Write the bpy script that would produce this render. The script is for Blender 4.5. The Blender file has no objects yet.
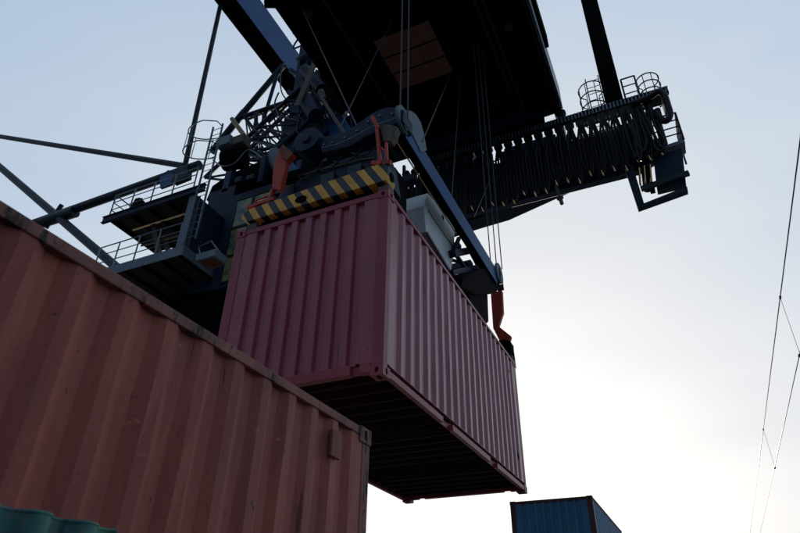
import bpy, bmesh, math, random
from mathutils import Vector, Matrix
random.seed(7)
scene = bpy.context.scene
COL = scene.collection
rad = math.radians

# ------------------------------------------------------------------ camera
YAW, PITCH, ROLL, FPX = -0.4396, 0.5715, 0.0171, 614.6
CAM = Vector((2.808, -5.578, -2.635))
cF = Vector((math.sin(YAW)*math.cos(PITCH), math.cos(YAW)*math.cos(PITCH), math.sin(PITCH)))
r0 = Vector((math.cos(YAW), -math.sin(YAW), 0)); u0 = r0.cross(cF)
cR = r0*math.cos(ROLL)+u0*math.sin(ROLL); cU = -r0*math.sin(ROLL)+u0*math.cos(ROLL)
cd = bpy.data.cameras.new('camera'); cam = bpy.data.objects.new('camera', cd); COL.objects.link(cam)
cam.matrix_world = Matrix(((cR.x, cU.x, -cF.x, CAM.x), (cR.y, cU.y, -cF.y, CAM.y), (cR.z, cU.z, -cF.z, CAM.z), (0, 0, 0, 1)))
cd.sensor_width = 36; cd.lens = 36*FPX/800; cd.clip_start = 0.05; cd.clip_end = 8000
cd.dof.use_dof = True; cd.dof.focus_distance = 12.0; cd.dof.aperture_fstop = 4.5
scene.camera = cam
def ray(x, y): return cF + cR*((x-400)/FPX) - cU*((y-266.5)/FPX)
def atY(x, y, Y): d = ray(x, y); return CAM + d*((Y-CAM.y)/d.y)      # world point on the plane Y = const
def atX(x, y, X): d = ray(x, y); return CAM + d*((X-CAM.x)/d.x)
def atZ(x, y, Z): d = ray(x, y); return CAM + d*((Z-CAM.z)/d.z)

# ------------------------------------------------------------------ world, sun, exposure
SUN_AZ, SUN_EL = rad(-8.0), rad(9.0)       # azimuth from +Y towards +X
world = bpy.data.worlds.new('World'); scene.world = world; world.use_nodes = True
nt = world.node_tree; bg = nt.nodes['Background']
sky = nt.nodes.new('ShaderNodeTexSky'); sky.sky_type = 'NISHITA'; sky.sun_disc = False
sky.sun_elevation = SUN_EL; sky.sun_rotation = SUN_AZ
sky.air_density = 1.0; sky.dust_density = 2.0; sky.ozone_density = 2.0
# thin high haze veiling the clear sky: pale near the low sun, blue grey away from it, with faint cirrus streaks
def N(t, k): return t.nodes.new('ShaderNode'+k)
def mth(t, op, a, b=None, clamp=False):
    n = N(t, 'Math'); n.operation = op; n.use_clamp = clamp
    for i, v in enumerate((a, b)):
        if v is None: continue
        if isinstance(v, (int, float)): n.inputs[i].default_value = v
        else: t.links.new(v, n.inputs[i])
    return n.outputs[0]
tc = N(nt, 'TexCoord')
vm = N(nt, 'VectorMath'); vm.operation = 'DOT_PRODUCT'; nt.links.new(tc.outputs['Generated'], vm.inputs[0])
gaz, gel = rad(-17), rad(9)
vm.inputs[1].default_value = (math.sin(gaz)*math.cos(gel), math.cos(gaz)*math.cos(gel), math.sin(gel))
ang = mth(nt, 'DIVIDE', mth(nt, 'ARCCOSINE', vm.outputs['Value']), math.pi)
mp = N(nt, 'Mapping'); mp.inputs['Scale'].default_value = (1.1, 1.1, 5.5); mp.inputs['Rotation'].default_value = (0.5, 0.35, 0.2)
nt.links.new(tc.outputs['Generated'], mp.inputs[0])
nz = N(nt, 'TexNoise'); nz.inputs['Scale'].default_value = 1.7; nz.inputs['Detail'].default_value = 7; nz.inputs['Roughness'].default_value = 0.45
nt.links.new(mp.outputs[0], nz.inputs['Vector'])
wob = mth(nt, 'MULTIPLY', mth(nt, 'SUBTRACT', nz.outputs[0], 0.5), 0.09)
ang2 = mth(nt, 'ADD', ang, wob)
cr = N(nt, 'ValToRGB'); nt.links.new(ang2, cr.inputs[0]); e = cr.color_ramp.elements
stops = [(0.0, (1.25, 1.21, 1.16)), (0.085, (1.06, 1.04, 1.03)), (0.14, (.86, .875, .91)), (0.20, (.70, .77, .85)), (0.27, (.57, .68, .82)), (0.36, (.45, .57, .76)), (0.46, (.34, .45, .64)), (0.6, (.20, .26, .37)), (1.0, (.14, .17, .24))]
e[0].position = 0; e[1].position = 1
for i, (p_, c_) in enumerate(stops):
    el = e[0] if i == 0 else (e[-1] if i == len(stops)-1 else e.new(p_))
    el.color = (*[v*0.84 for v in c_], 1)
sc = N(nt, 'VectorMath'); sc.operation = 'SCALE'; nt.links.new(cr.outputs[0], sc.inputs[0]); sc.inputs['Scale'].default_value = 10
sk = N(nt, 'VectorMath'); sk.operation = 'SCALE'; nt.links.new(sky.outputs[0], sk.inputs[0]); sk.inputs['Scale'].default_value = 0.06
ad = N(nt, 'VectorMath'); ad.operation = 'ADD'; nt.links.new(sc.outputs[0], ad.inputs[0]); nt.links.new(sk.outputs[0], ad.inputs[1])
nt.links.new(ad.outputs[0], bg.inputs[0]); bg.inputs[1].default_value = 0.1
sl = bpy.data.lights.new('sun', 'SUN'); sun = bpy.data.objects.new('sun', sl); COL.objects.link(sun)
sl.energy = 3.0; sl.angle = rad(0.6); sl.color = (1.0, 0.86, 0.7)
sd = Vector((math.sin(SUN_AZ)*math.cos(SUN_EL), math.cos(SUN_AZ)*math.cos(SUN_EL), math.sin(SUN_EL)))
sun.rotation_euler = sd.to_track_quat('Z', 'Y').to_euler()
vs = scene.view_settings; vs.view_transform = 'Standard'; vs.look = 'None'; vs.gamma = 1; vs.use_curve_mapping = False
vs.exposure = 0.12

# ------------------------------------------------------------------ materials
def new_mat(name):
    m = bpy.data.materials.new(name); m.use_nodes = True
    return m, m.node_tree, m.node_tree.nodes['Principled BSDF']
def noise(t, vec, scale, detail=4, rough=0.55, stretch=None):
    if stretch:
        mp = N(t, 'Mapping'); mp.inputs['Scale'].default_value = stretch; t.links.new(vec, mp.inputs[0]); vec = mp.outputs[0]
    n = N(t, 'TexNoise'); n.inputs['Scale'].default_value = scale; n.inputs['Detail'].default_value = detail
    n.inputs['Roughness'].default_value = rough; t.links.new(vec, n.inputs['Vector']); return n.outputs[0]
def ramp(t, fac, a, b):
    r = N(t, 'MapRange'); r.inputs['From Min'].default_value = a; r.inputs['From Max'].default_value = b
    r.interpolation_type = 'SMOOTHSTEP'; t.links.new(fac, r.inputs['Value']); return r.outputs[0]
def mixc(t, fac, a, b):
    n = N(t, 'Mix'); n.data_type = 'RGBA'
    for sock, v in ((n.inputs[0], fac), (n.inputs[6], a), (n.inputs[7], b)):
        if isinstance(v, (int, float)): sock.default_value = v
        elif isinstance(v, tuple): sock.default_value = (*v, 1)
        else: t.links.new(v, sock)
    return n.outputs[2]
def paint(name, c, c2=None, rough=0.5, metal=0.0, wear=0.0, wear_c=(.09, .045, .025), streak=0.5, bump=0.15, scale=1.0, grime=0.35, spec=0.28, scratch=0):
    """weathered paint: mottled tone, vertical streaks, grime, chips down to rust"""
    m, t, b = new_mat(name)
    tc = N(t, 'TexCoord').outputs['Object']
    c2 = c2 or tuple(v*0.72 for v in c)
    big = noise(t, tc, 1.3*scale, 5)
    st = noise(t, tc, 7*scale, 4, 0.6, (1, 1, .09))
    f = mth(t, 'ADD', mth(t, 'MULTIPLY', big, 1-streak), mth(t, 'MULTIPLY', st, streak))
    col = mixc(t, ramp(t, f, .36, .66), c, c2)
    fine = noise(t, tc, 38*scale, 6, .7)
    col = mixc(t, mth(t, 'MULTIPLY', ramp(t, fine, .5, .8), grime), col, tuple(v*.35 for v in c))
    if wear:
        w1 = noise(t, tc, 9*scale, 8, .72, (1, 1, .35)); w2 = noise(t, tc, 2.1*scale, 2)
        w = ramp(t, mth(t, 'ADD', w1, mth(t, 'MULTIPLY', mth(t, 'SUBTRACT', w2, .5), .5)), .70-wear*.2, .78-wear*.2)
        col = mixc(t, w, col, wear_c)
        dr = noise(t, tc, 16*scale, 3, .6, (1, 1, .04))
        col = mixc(t, mth(t, 'MULTIPLY', ramp(t, dr, .6, .78), wear*.8), col, wear_c)
    if scratch:
        for sc_, st_, th_, cc in ((13, (1, 1, .10), .635, tuple(v*.25 for v in c)), (21, (1, 1, .5), .665, tuple(v*.2 for v in c)), (17, (1, .35, 1), .665, tuple(min(1, v*1.5+.03) for v in c))):
            col = mixc(t, mth(t, 'MULTIPLY', ramp(t, noise(t, tc, sc_, 8, .68, st_), th_-.01, th_+.015), scratch), col, cc)
    t.links.new(col, b.inputs['Base Color'])
    r = mth(t, 'ADD', mth(t, 'MULTIPLY', fine, .25), rough-.12); t.links.new(r, b.inputs['Roughness'])
    b.inputs['Metallic'].default_value = metal; b.inputs['Specular IOR Level'].default_value = spec
    bp = N(t, 'Bump'); bp.inputs['Strength'].default_value = bump; bp.inputs['Distance'].default_value = 0.01
    t.links.new(mth(t, 'ADD', fine, mth(t, 'MULTIPLY', big, 2.0)), bp.inputs['Height']); t.links.new(bp.outputs[0], b.inputs['Normal'])
    return m
M = dict(
 maroon=paint('maroon_paint', (.33, .078, .105), (.27, .062, .084), .32, wear=.25, wear_c=(.12, .035, .03), streak=.45, grime=.2, bump=.04, spec=.55, scratch=.9),
 maroon_edge=paint('maroon_rail_paint', (.33, .070, .096), (.25, .055, .074), .42, wear=.3, streak=.4, grime=.25),
 oxide=paint('faded_oxide_paint', (.37, .10, .066), (.27, .072, .056), .6, wear=.22, wear_c=(.06, .038, .033), streak=.62, grime=.4, scratch=.8),
 oxide_worn=paint('chipped_oxide_paint', (.34, .14, .105), (.15, .08, .065), .75, wear=.75, wear_c=(.045, .03, .027), streak=.3, scale=2.2, grime=.5),
 stick=paint('faded_yellow_sticker', (.42, .30, .12), (.3, .2, .12), .6, wear=.5, wear_c=(.2, .06, .07), scale=6),
 vent=paint('dull_brown_paint', (.27, .10, .075), None, .7, wear=.3),
 blue_box=paint('blue_container_paint', (.03, .16, .28), (.022, .11, .2), .5, wear=.15, streak=.5, grime=.3),
 blue_rail=paint('reddish_primed_rail', (.07, .035, .035), None, .7, wear=.5),
 teal=paint('teal_paint', (.07, .24, .15), (.035, .12, .13), .6, wear=.45, wear_c=(.16, .13, .08), streak=.0, scale=5, scratch=.9),
 under=paint('dark_underframe', (.035, .02, .02), (.02, .014, .014), .85, grime=.5),
 wood=paint('plywood_floor', (.05, .03, .02), (.03, .02, .014), .85),
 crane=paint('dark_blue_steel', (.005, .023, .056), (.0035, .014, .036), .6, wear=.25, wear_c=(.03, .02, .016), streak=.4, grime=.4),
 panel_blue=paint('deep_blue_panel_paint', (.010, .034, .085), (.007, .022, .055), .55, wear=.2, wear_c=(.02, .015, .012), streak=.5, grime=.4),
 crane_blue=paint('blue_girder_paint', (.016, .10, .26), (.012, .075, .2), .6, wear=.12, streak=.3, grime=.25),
 teal_pipe=paint('blue_green_pipe_paint', (.006, .024, .034), (.004, .014, .022), .55, wear=.2, wear_c=(.03, .02, .016), grime=.3),
 rail_grey=paint('galvanised_rail', (.16, .21, .24), (.1, .14, .17), .4, metal=.5, wear=.2, grime=.3),
 rail_dark=paint('dark_rail_steel', (.016, .034, .045), None, .4, metal=.3, grime=.3),
 plate_grey=paint('blue_grey_deck_plate', (.15, .21, .25), (.10, .15, .18), .6, wear=.3, grime=.4),
 deck_under=paint('brown_black_deck_underside', (.06, .05, .048), (.038, .034, .035), .8, grime=.4),
 black=paint('flat_black_steel', (.0035, .0035, .0045), (.002, .002, .003), .9, grime=.3, bump=.05, spec=.06),  # near-black base colour with almost no specular
 rubber=paint('black_rubber', (.008, .009, .011), None, .45, grime=.1, bump=.03, streak=0),
 hatch=paint('rust_brown_hatch', (.20, .09, .065), (.14, .065, .048), .8, wear=.1, wear_c=(.03, .015, .012)),
 red=paint('faded_red_paint', (.52, .07, .032), (.36, .05, .03), .5, wear=.45, wear_c=(.06, .03, .025), scale=3, grime=.3),
 cabinet=paint('pale_grey_green_enamel', (.62, .70, .69), (.50, .57, .57), .45, wear=.18, wear_c=(.08, .06, .05), scale=1.8, grime=.25),
 greybrown=paint('grey_brown_timber_steel', (.13, .12, .1), (.08, .07, .06), .7, wear=.3, scale=2),
 brass=paint('brassy_clip_metal', (.85, .6, .3), (.7, .42, .18), .22, metal=1.0, grime=.05),
 rope=paint('greasy_wire_rope', (.06, .065, .075), None, .5, metal=.4, grime=.4),
 wire=paint('dark_wire', (.02, .024, .035), None, .5, metal=.2),
 ylamp=paint('yellow_tube_paint', (.32, .23, .08), (.2, .14, .05), .5, wear=.4, scale=3),
 orange=paint('orange_brown_panel', (.22, .075, .03), None, .7, wear=.3, scale=3),
)
def stripe_mat():
    m, t, b = new_mat('hazard_stripe_paint')
    tc = N(t, 'TexCoord').outputs['Object']; sp = N(t, 'SeparateXYZ'); t.links.new(tc, sp.inputs[0])
    v = mth(t, 'FRACT', mth(t, 'ADD', mth(t, 'DIVIDE', mth(t, 'ADD', sp.outputs[0], mth(t, 'MULTIPLY', sp.outputs[2], .62)), .232), 40.18))
    yb = mth(t, 'GREATER_THAN', v, .5)
    n1 = noise(t, tc, 3, 5)
    yel = mixc(t, ramp(t, n1, .35, .65), (.80, .46, .06), (.60, .32, .05)); blk = mixc(t, n1, (.018, .03, .045), (.03, .045, .06))
    col = mixc(t, yb, blk, yel)
    ch = ramp(t, noise(t, tc, 14, 8, .75), .60, .66)
    col = mixc(t, ch, col, (.05, .04, .035)); t.links.new(col, b.inputs['Base Color']); b.inputs['Roughness'].default_value = .6
    return m
M['stripe'] = stripe_mat()
def glass_mat():
    m, t, b = new_mat('greenish_cab_glass')
    tc = N(t, 'TexCoord').outputs['Object']
    n1 = noise(t, tc, 1.6, 4, .6)
    col = mixc(t, ramp(t, n1, .42, .58), (.05, .13, .11), (.25, .24, .08)); t.links.new(col, b.inputs['Base Color'])  # green and yellow patches paint reflections into the glass colour
    b.inputs['Roughness'].default_value = .12; b.inputs['Specular IOR Level'].default_value = .8
    return m
M['glass'] = glass_mat()
def ground_mat():
    m, t, b = new_mat('worn_yard_asphalt')
    tc = N(t, 'TexCoord').outputs['Object']
    col = mixc(t, ramp(t, noise(t, tc, .25, 6), .35, .65), (.07, .068, .066), (.045, .045, .046))
    col = mixc(t, mth(t, 'MULTIPLY', noise(t, tc, 30, 4), .5), col, (.1, .098, .095)); t.links.new(col, b.inputs['Base Color'])
    b.inputs['Roughness'].default_value = .85
    return m
M['ground'] = ground_mat()

# ------------------------------------------------------------------ mesh builder
ORIG = {}
def V(*a): return Vector(a)
class MB:
    def __init__(s): s.v = []; s.f = []
    def add(s, vs, fs):
        o = len(s.v); s.v += [Vector(q) for q in vs]; s.f += [tuple(i+o for i in f) for f in fs]; return s
    def box(s, x0, x1, y0, y1, z0, z1):
        vs = [(x, y, z) for x in (x0, x1) for y in (y0, y1) for z in (z0, z1)]
        return s.add(vs, [(0, 1, 3, 2), (4, 6, 7, 5), (0, 4, 5, 1), (2, 3, 7, 6), (0, 2, 6, 4), (1, 5, 7, 3)])
    def beam(s, a, b, w, h, up=(0, 0, 1)):
        a, b = Vector(a), Vector(b); d = (b-a).normalized(); up = Vector(up)
        if abs(d.dot(up)) > .97: up = V(0, 1, 0)
        x = d.cross(up).normalized()*w/2; y = x.cross(d).normalized()*h/2
        vs = [p+i*x+j*y for p in (a, b) for i, j in ((-1, -1), (1, -1), (1, 1), (-1, 1))]
        return s.add(vs, [(3, 2, 1, 0), (4, 5, 6, 7), (0, 1, 5, 4), (1, 2, 6, 5), (2, 3, 7, 6), (3, 0, 4, 7)])
    def ibeam(s, a, b, w, h, t=.02, up=(0, 0, 1)):
        a, b = Vector(a), Vector(b); d = (b-a).normalized(); u = (Vector(up)-d*d.dot(Vector(up))).normalized()
        for k in (-1, 1): s.beam(a+u*k*(h/2-t/2), b+u*k*(h/2-t/2), w, t, up)
        return s.beam(a, b, t, h-2*t-.002, up)
    def tube(s, pts, r, n=8, closed=False, caps=True):
        pts = [Vector(p) for p in pts]; m = len(pts); o = len(s.v); ref = None
        for i, p in enumerate(pts):
            a = pts[(i-1) % m] if (i > 0 or closed) else p; b = pts[(i+1) % m] if (i < m-1 or closed) else p
            d = (b-a).normalized()
            if ref is None: ref = d.orthogonal().normalized()
            ref = (ref-d*ref.dot(d))
            if ref.length < 1e-4: ref = d.orthogonal()
            ref.normalize(); q = d.cross(ref)
            rr = r[i] if isinstance(r, (list, tuple)) else r
            for k in range(n):
                t = 2*math.pi*k/n; s.v.append(p+(ref*math.cos(t)+q*math.sin(t))*rr)
        for i in range(m if closed else m-1):
            j = (i+1) % m
            for k in range(n): s.f.append((o+i*n+k, o+i*n+(k+1) % n, o+j*n+(k+1) % n, o+j*n+k))
        if not closed and caps:
            s.f.append(tuple(o+k for k in range(n-1, -1, -1))); s.f.append(tuple(o+(m-1)*n+k for k in range(n)))
        return s
    def prism(s, poly, off):
        poly = [Vector(p) for p in poly]; off = Vector(off); n = len(poly)
        nr = Vector((0, 0, 0))
        for i in range(n): nr += (poly[i]-poly[0]).cross(poly[(i+1) % n]-poly[0])
        if nr.dot(off) > 0: poly = poly[::-1]
        return s.add(poly+[p+off for p in poly], [tuple(range(n)), tuple(range(2*n-1, n-1, -1))]+[((i+1) % n, i, n+i, n+(i+1) % n) for i in range(n)])
    def disc(s, c, ax, r, th, n=20):
        c, ax = Vector(c), Vector(ax).normalized(); return s.tube([c-ax*th/2, c+ax*th/2], r, n)
    def build(s, name, mat, parent=None, smooth=False, bevel=0, label=None, loc=None):
        me = bpy.data.meshes.new(name); o = bpy.data.objects.new(name, me); COL.objects.link(o)
        org = ORIG.get(parent.name, Vector((0, 0, 0))) if parent else Vector(loc or (0, 0, 0))
        me.from_pydata([v-org for v in s.v], [], s.f); me.materials.append(mat); me.update()
        bm = bmesh.new(); bm.from_mesh(me); bmesh.ops.recalc_face_normals(bm, faces=bm.faces); bm.to_mesh(me); bm.free()
        if smooth:
            for p in me.polygons: p.use_smooth = True
            me.set_sharp_from_angle(angle=rad(40))
        if parent: o.parent = parent; ORIG[o.name] = org
        else: o.location = org
        if bevel:
            bv = o.modifiers.new('bevel', 'BEVEL'); bv.width = bevel; bv.segments = 2; bv.limit_method = 'ANGLE'; bv.angle_limit = rad(40)
        if label: o['label'] = label
        return o
def thing(name, label, cat, loc, group=None):
    o = bpy.data.objects.new(name, None); COL.objects.link(o); o.location = loc; o.empty_display_size = .3
    ORIG[o.name] = Vector(loc); o['label'] = label; o['category'] = cat
    if group: o['group'] = group
    return o
def tag(o, label, cat, group=None):
    o['label'] = label; o['category'] = cat
    if group: o['group'] = group
    return o

# ------------------------------------------------------------------ ground
GZ = -3.706
mb = MB(); S = 3000; n = 12
for i in range(n):
    for j in range(n):
        x0, x1, y0, y1 = [-S+2*S*k/n for k in (i, i+1, j, j+1)]
        mb.add([(x0, y0, GZ), (x1, y0, GZ), (x1, y1, GZ), (x0, y1, GZ)], [(0, 1, 2, 3)])
g = mb.build('ground', M['ground']); g['kind'] = 'structure'

# ------------------------------------------------------------------ shipping containers (20 ft: 6.058 x 2.438 x 2.591 m)
CW, CL, CH = 2.438, 6.058, 2.591
def ring_plate(mb, c, u, v, nrm, hu, hv, ou, ov, depth=.05):
    """rectangular plate 2hu x 2hv with an oval hole 2ou x 2ov and the pocket behind it"""
    n = 16; o = len(mb.v); c, u, v, nrm = map(Vector, (c, u, v, nrm)); out = []; inn = []
    for k in range(n):
        t = 2*math.pi*(k+.5)/n; cx, sy = math.cos(t), math.sin(t)
        m = max(abs(cx), abs(sy)); out.append(c+u*hu*cx/m+v*hv*sy/m)
        e = 0.72; inn.append(c+u*ou*math.copysign(abs(cx)**e, cx)+v*ov*math.copysign(abs(sy)**e, sy))
    back = [p-nrm*depth for p in inn]
    fs = [(k, (k+1) % n, n+(k+1) % n, n+k) for k in range(n)]+[(n+k, n+(k+1) % n, 2*n+(k+1) % n, 2*n+k) for k in range(n)]+[tuple(range(2*n, 3*n))]
    # corners of the rectangle
    mb.add(out+inn+back, fs)
    for sx, sy in ((1, 1), (-1, 1), (-1, -1), (1, -1)):
        cor = c+u*hu*sx+v*hv*sy
        ks = sorted(range(n), key=lambda k: (out[k]-cor).length)[:2]
        mb.add([cor, out[ks[0]], out[ks[1]]], [(0, 1, 2)])
def casting(sx, sy, top):
    mb = MB(); a, b, c = .162, .178, .118
    x1 = sx*(CW/2+.003); x0 = x1-sx*a; y1 = sy*(CL/2+.003); y0 = y1-sy*b
    z0 = (CH-c+.006) if top else -.006; z1 = z0+c; cx, cy, cz = (x0+x1)/2, (y0+y1)/2, (z0+z1)/2
    ring_plate(mb, (x1, cy, cz), (0, 1, 0), (0, 0, 1), (sx, 0, 0), b/2, c/2, .026, .040)
    ring_plate(mb, (cx, y1, cz), (1, 0, 0), (0, 0, 1), (0, sy, 0), a/2, c/2, .025, .036)
    zz = z1 if top else z0
    ring_plate(mb, (cx, cy, zz), (0, 1, 0), (1, 0, 0), (0, 0, 1 if top else -1), b/2, a/2, .062, .032)
    zo = z0 if top else z1
    mb.add([(x0, y0, z0), (x0, y1, z0), (x0, y1, z1), (x0, y0, z1)], [(0, 1, 2, 3)])
    mb.add([(x0, y0, z0), (x1, y0, z0), (x1, y0, z1), (x0, y0, z1)], [(0, 1, 2, 3)])
    mb.add([(x0, y0, zo), (x1, y0, zo), (x1, y1, zo), (x0, y1, zo)], [(0, 1, 2, 3)])
    return mb
FESTOON = random.Random(5)
def corrug(length, crest, slope, trough, depth):
    """profile points (s, d) centred on 0, filling length"""
    p = crest+2*slope+trough; k = int((length-crest-.02)/p); side = (length-(k*p+crest))/2
    pts = [(0, 0)]; s = side
    pts.append((s+crest, 0)); s += crest
    for i in range(k):
        pts += [(s+slope, -depth), (s+slope+trough, -depth), (s+2*slope+trough, 0), (s+p, 0)]; s += p
    pts.append((length, 0)); return [(a-length/2, d) for a, d in pts]
def sheet(mb, prof, fn, nz=6, dent=0.0, th=.002):
    rows = [[fn(s, d, k/nz) for s, d in prof] for k in range(nz+1)]
    w = len(prof); vs = [p for r in rows for p in r]
    if dent:
        for i, p in enumerate(vs):
            k = i//w
            if 0 < k < nz and 0 < i % w < w-1: vs[i] = Vector(p)+Vector((random.gauss(0, dent), random.gauss(0, dent*.4), 0))
    mb.add(vs, [(k*w+i, k*w+i+1, (k+1)*w+i+1, (k+1)*w+i) for k in range(nz) for i in range(w-1)])
def container(label, panel, frame, casting_m, loc, rotz=0, group=None, end_depth=.045, dent=.0, detail=True):
    t = thing('shipping_container', label, 'container', loc, group); ORIG[t.name] = Vector((0, 0, 0))
    W2, L2 = CW/2, CL/2
    for sx in (-1, 1):
        for sy in (-1, 1):
            mb = MB(); pw = .150
            # L shaped post: wide leg on the end face, narrow leg on the side face, one folded mesh
            x1, y1 = sx*(W2-.004), sy*(L2-.004)
            prof = [(x1, y1), (x1-sx*pw, y1), (x1-sx*pw, y1-sy*.05), (x1-sx*.05, y1-sy*.05), (x1-sx*.05, y1-sy*.115), (x1, y1-sy*.115)]
            mb.prism([(x, y, .113) for x, y in prof], (0, 0, CH-.226)); mb.build('corner_post', casting_m, t, bevel=.006)
            for top in (0, 1): casting(sx, sy, top).build('corner_casting', casting_m, t)
    for sx in (-1, 1):
        mb = MB(); mb.box(sx*(W2-.062), sx*(W2+.000), -L2+.1765, L2-.1765, CH-.066, CH-.004); mb.build('top_side_rail', frame, t, bevel=.006)
        mb = MB()
        # recessed web and the lower flange that carries it, open at the fork pockets
        mb.box(sx*(W2-.075), sx*(W2-.068), -L2+.178, L2-.178, .032, .158)
        mb.box(sx*(W2-.075), sx*(W2-.006), -L2+.178, L2-.178, .150, .162)
        for a, b in ((-L2+.178, -1.205), (-.845, .845), (1.205, L2-.178)):
            mb.box(sx*(W2-.066), sx*(W2-.004), a, b, .018, .098)
        mb.build('bottom_side_rail', frame, t, bevel=.004)
        pr = corrug(CL-.236, .072, .068, .070, .036)
        mb = MB(); sheet(mb, pr, lambda s, d, k: V(sx*(W2-.010+d), s, .163+k*(CH-.163-.0665)), 7, dent)
        mb.build('side_panel', panel, t)
    for sy in (-1, 1):
        mb = MB(); mb.box(-W2+.160, W2-.160, sy*(L2-.07), sy*(L2-.006), CH-.088, CH-.005); mb.build('top_end_rail', frame, t, bevel=.006)
        mb = MB()
        for a, b in ((-W2+.160, -W2+.30), (-W2+.42, W2-.42), (W2-.30, W2-.160)): mb.box(a, b, sy*(L2-.10), sy*(L2-.005), .045, .165)
        mb.box(-W2+.30, -W2+.42, sy*(L2-.09), sy*(L2-.07), .05, .165); mb.box(W2-.42, W2-.30, sy*(L2-.09), sy*(L2-.07), .05, .165)
        mb.build('bottom_end_rail', frame, t, bevel=.004)
    pr = corrug(CW-.312, .098, .018, .094, end_depth)
    mb = MB(); sheet(mb, pr, lambda s, d, k: V(s, -(L2-.014+d), .166+k*(CH-.166-.0885)), 7, dent); mb.build('end_panel', panel, t)
    for sx in (-1, 1):
        mb = MB(); mb.box(sx*.006, sx*(W2-.163), L2-.05, L2-.012, .168, CH-.090); d = mb.build('door', panel, t, bevel=.004)
        if detail:
            for bx in (.3, .85):
                q = MB(); q.tube([(sx*bx, L2+.012, .12), (sx*bx, L2+.012, CH-.05)], .014); q.build('locking_bar', casting_m, d, smooth=True)
    pr = corrug(CL-.30, .05, .03, .05, .015)
    mb = MB(); sheet(mb, pr, lambda s, d, k: V(-W2+.06+k*(CW-.12), s, CH-.012+d), 2); mb.build('roof_panel', panel, t)
    mb = MB(); mb.box(-W2+.08, W2-.08, -L2+.06, L2-.06, .164, .19); mb.build('floor', M['wood'], t)
    if detail:
        k = 0; y = -L2+.28
        while y < L2-.2:
            if not any(abs(abs(y)-q) < .05 for q in (.845, 1.205)):
                mb = MB(); mb.box(-W2+.078, W2-.078, y, y+.045, .045, .160); mb.build('floor_crossmember', M['under'], t)
            y += .30
        for sy in (-1, 1):
            for e in (.86, 1.19):
                mb = MB(); mb.box(-W2+.079, W2-.079, sy*e-.006, sy*e+.006, .022, .150); mb.build('fork_pocket_wall', M['under'], t)
            mb = MB(); mb.box(-W2+.02, W2-.02, sy*1.025-.15, sy*1.025+.15, .128, .140); mb.build('fork_pocket_top', M['under'], t)
    t.rotation_euler = (0, 0, rotz)
    return t
A = container('clean maroon container lifted in the air by the striped crane spreader', M['maroon'], M['maroon_edge'], M['maroon_edge'], (-CW/2, CL/2, 0), dent=.0012)

RX, RY = .575, -1.315
rz = rad(-0.5); c_, s_ = math.cos(rz), math.sin(rz); ox, oy = CW/2, CL/2
B = container('faded rust red container with chipped corner post standing nearest on the yard', M['oxide'], M['oxide_worn'], M['oxide_worn'],
              (RX-(ox*c_-oy*s_), RY-(ox*s_+oy*c_), GZ+.006), rz, dent=.004)
mb = MB(); mb.box(CW/2-.012, CW/2+.016, CL/2-.60, CL/2-.47, CH-.34, CH-.15); mb.build('vent_cover', M['vent'], B, bevel=.008, label='small red brown vent box under the top rail')
for y, z, w, h in ((CL/2-.55, CH-.42, .10, .06), (CL/2-.34, .55, .05, .10)):
    MB().box(CW/2-.0095, CW/2-.006, y, y+w, z, z+h).build('faded_sticker', M['stick'], A)
BX, BY = .06, 13.55
for k in (1, 0):
    container('blue container with primer red corner posts on top of its far stack' if k else 'blue container at the foot of the far stack', M['blue_box'], M['blue_rail'], M['blue_rail'],
              (BX-CW/2, BY+CL/2, GZ+.006+k*(CH+.012)), 0, 'blue containers stacked in the distance', end_depth=.03)

# ------------------------------------------------------------------ teal corrugated skip, close on the left
sk_ = thing('waste_skip', 'teal corrugated metal skip with wavy top edge in front of the rust red container', 'skip', (.93, -5.4, GZ))
mb = MB(); x1 = 1.2; yA, yB = -6.6, -4.13; zt = -2.318
def wave(y): return (.026*math.tanh(1.4*math.sin((y-yB)/.155*2*math.pi))+.006*math.sin(y*7))
ys = [yA+(yB-yA)*k/220 for k in range(221)]
sheet(mb, [(y, 0) for y in ys], lambda s, d, k: V(x1+wave(s), s, GZ+.12+k*(zt-GZ-.12)), 3); mb.build('side_panel', M['teal'], sk_, smooth=True)
mb = MB(); mb.tube([V(x1+wave(y)-.004, y, zt+.002) for y in ys], .006, 8); mb.build('rolled_rim', M['teal'], sk_, smooth=True)
mb = MB(); mb.box(.66, x1-.045, yB-.02, yB, GZ+.12, zt-.02); mb.build('end_panel', M['teal'], sk_)
mb = MB(); mb.box(.66, x1-.045, yA, yA+.02, GZ+.12, zt-.02); mb.build('end_panel', M['teal'], sk_)
mb = MB(); mb.box(.66, .68, yA+.021, yB-.021, GZ+.12, zt-.02); mb.build('side_panel', M['teal'], sk_)
mb = MB(); mb.box(.66, x1-.04, yA, yB, GZ, GZ+.119); mb.build('base', M['under'], sk_)

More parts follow.
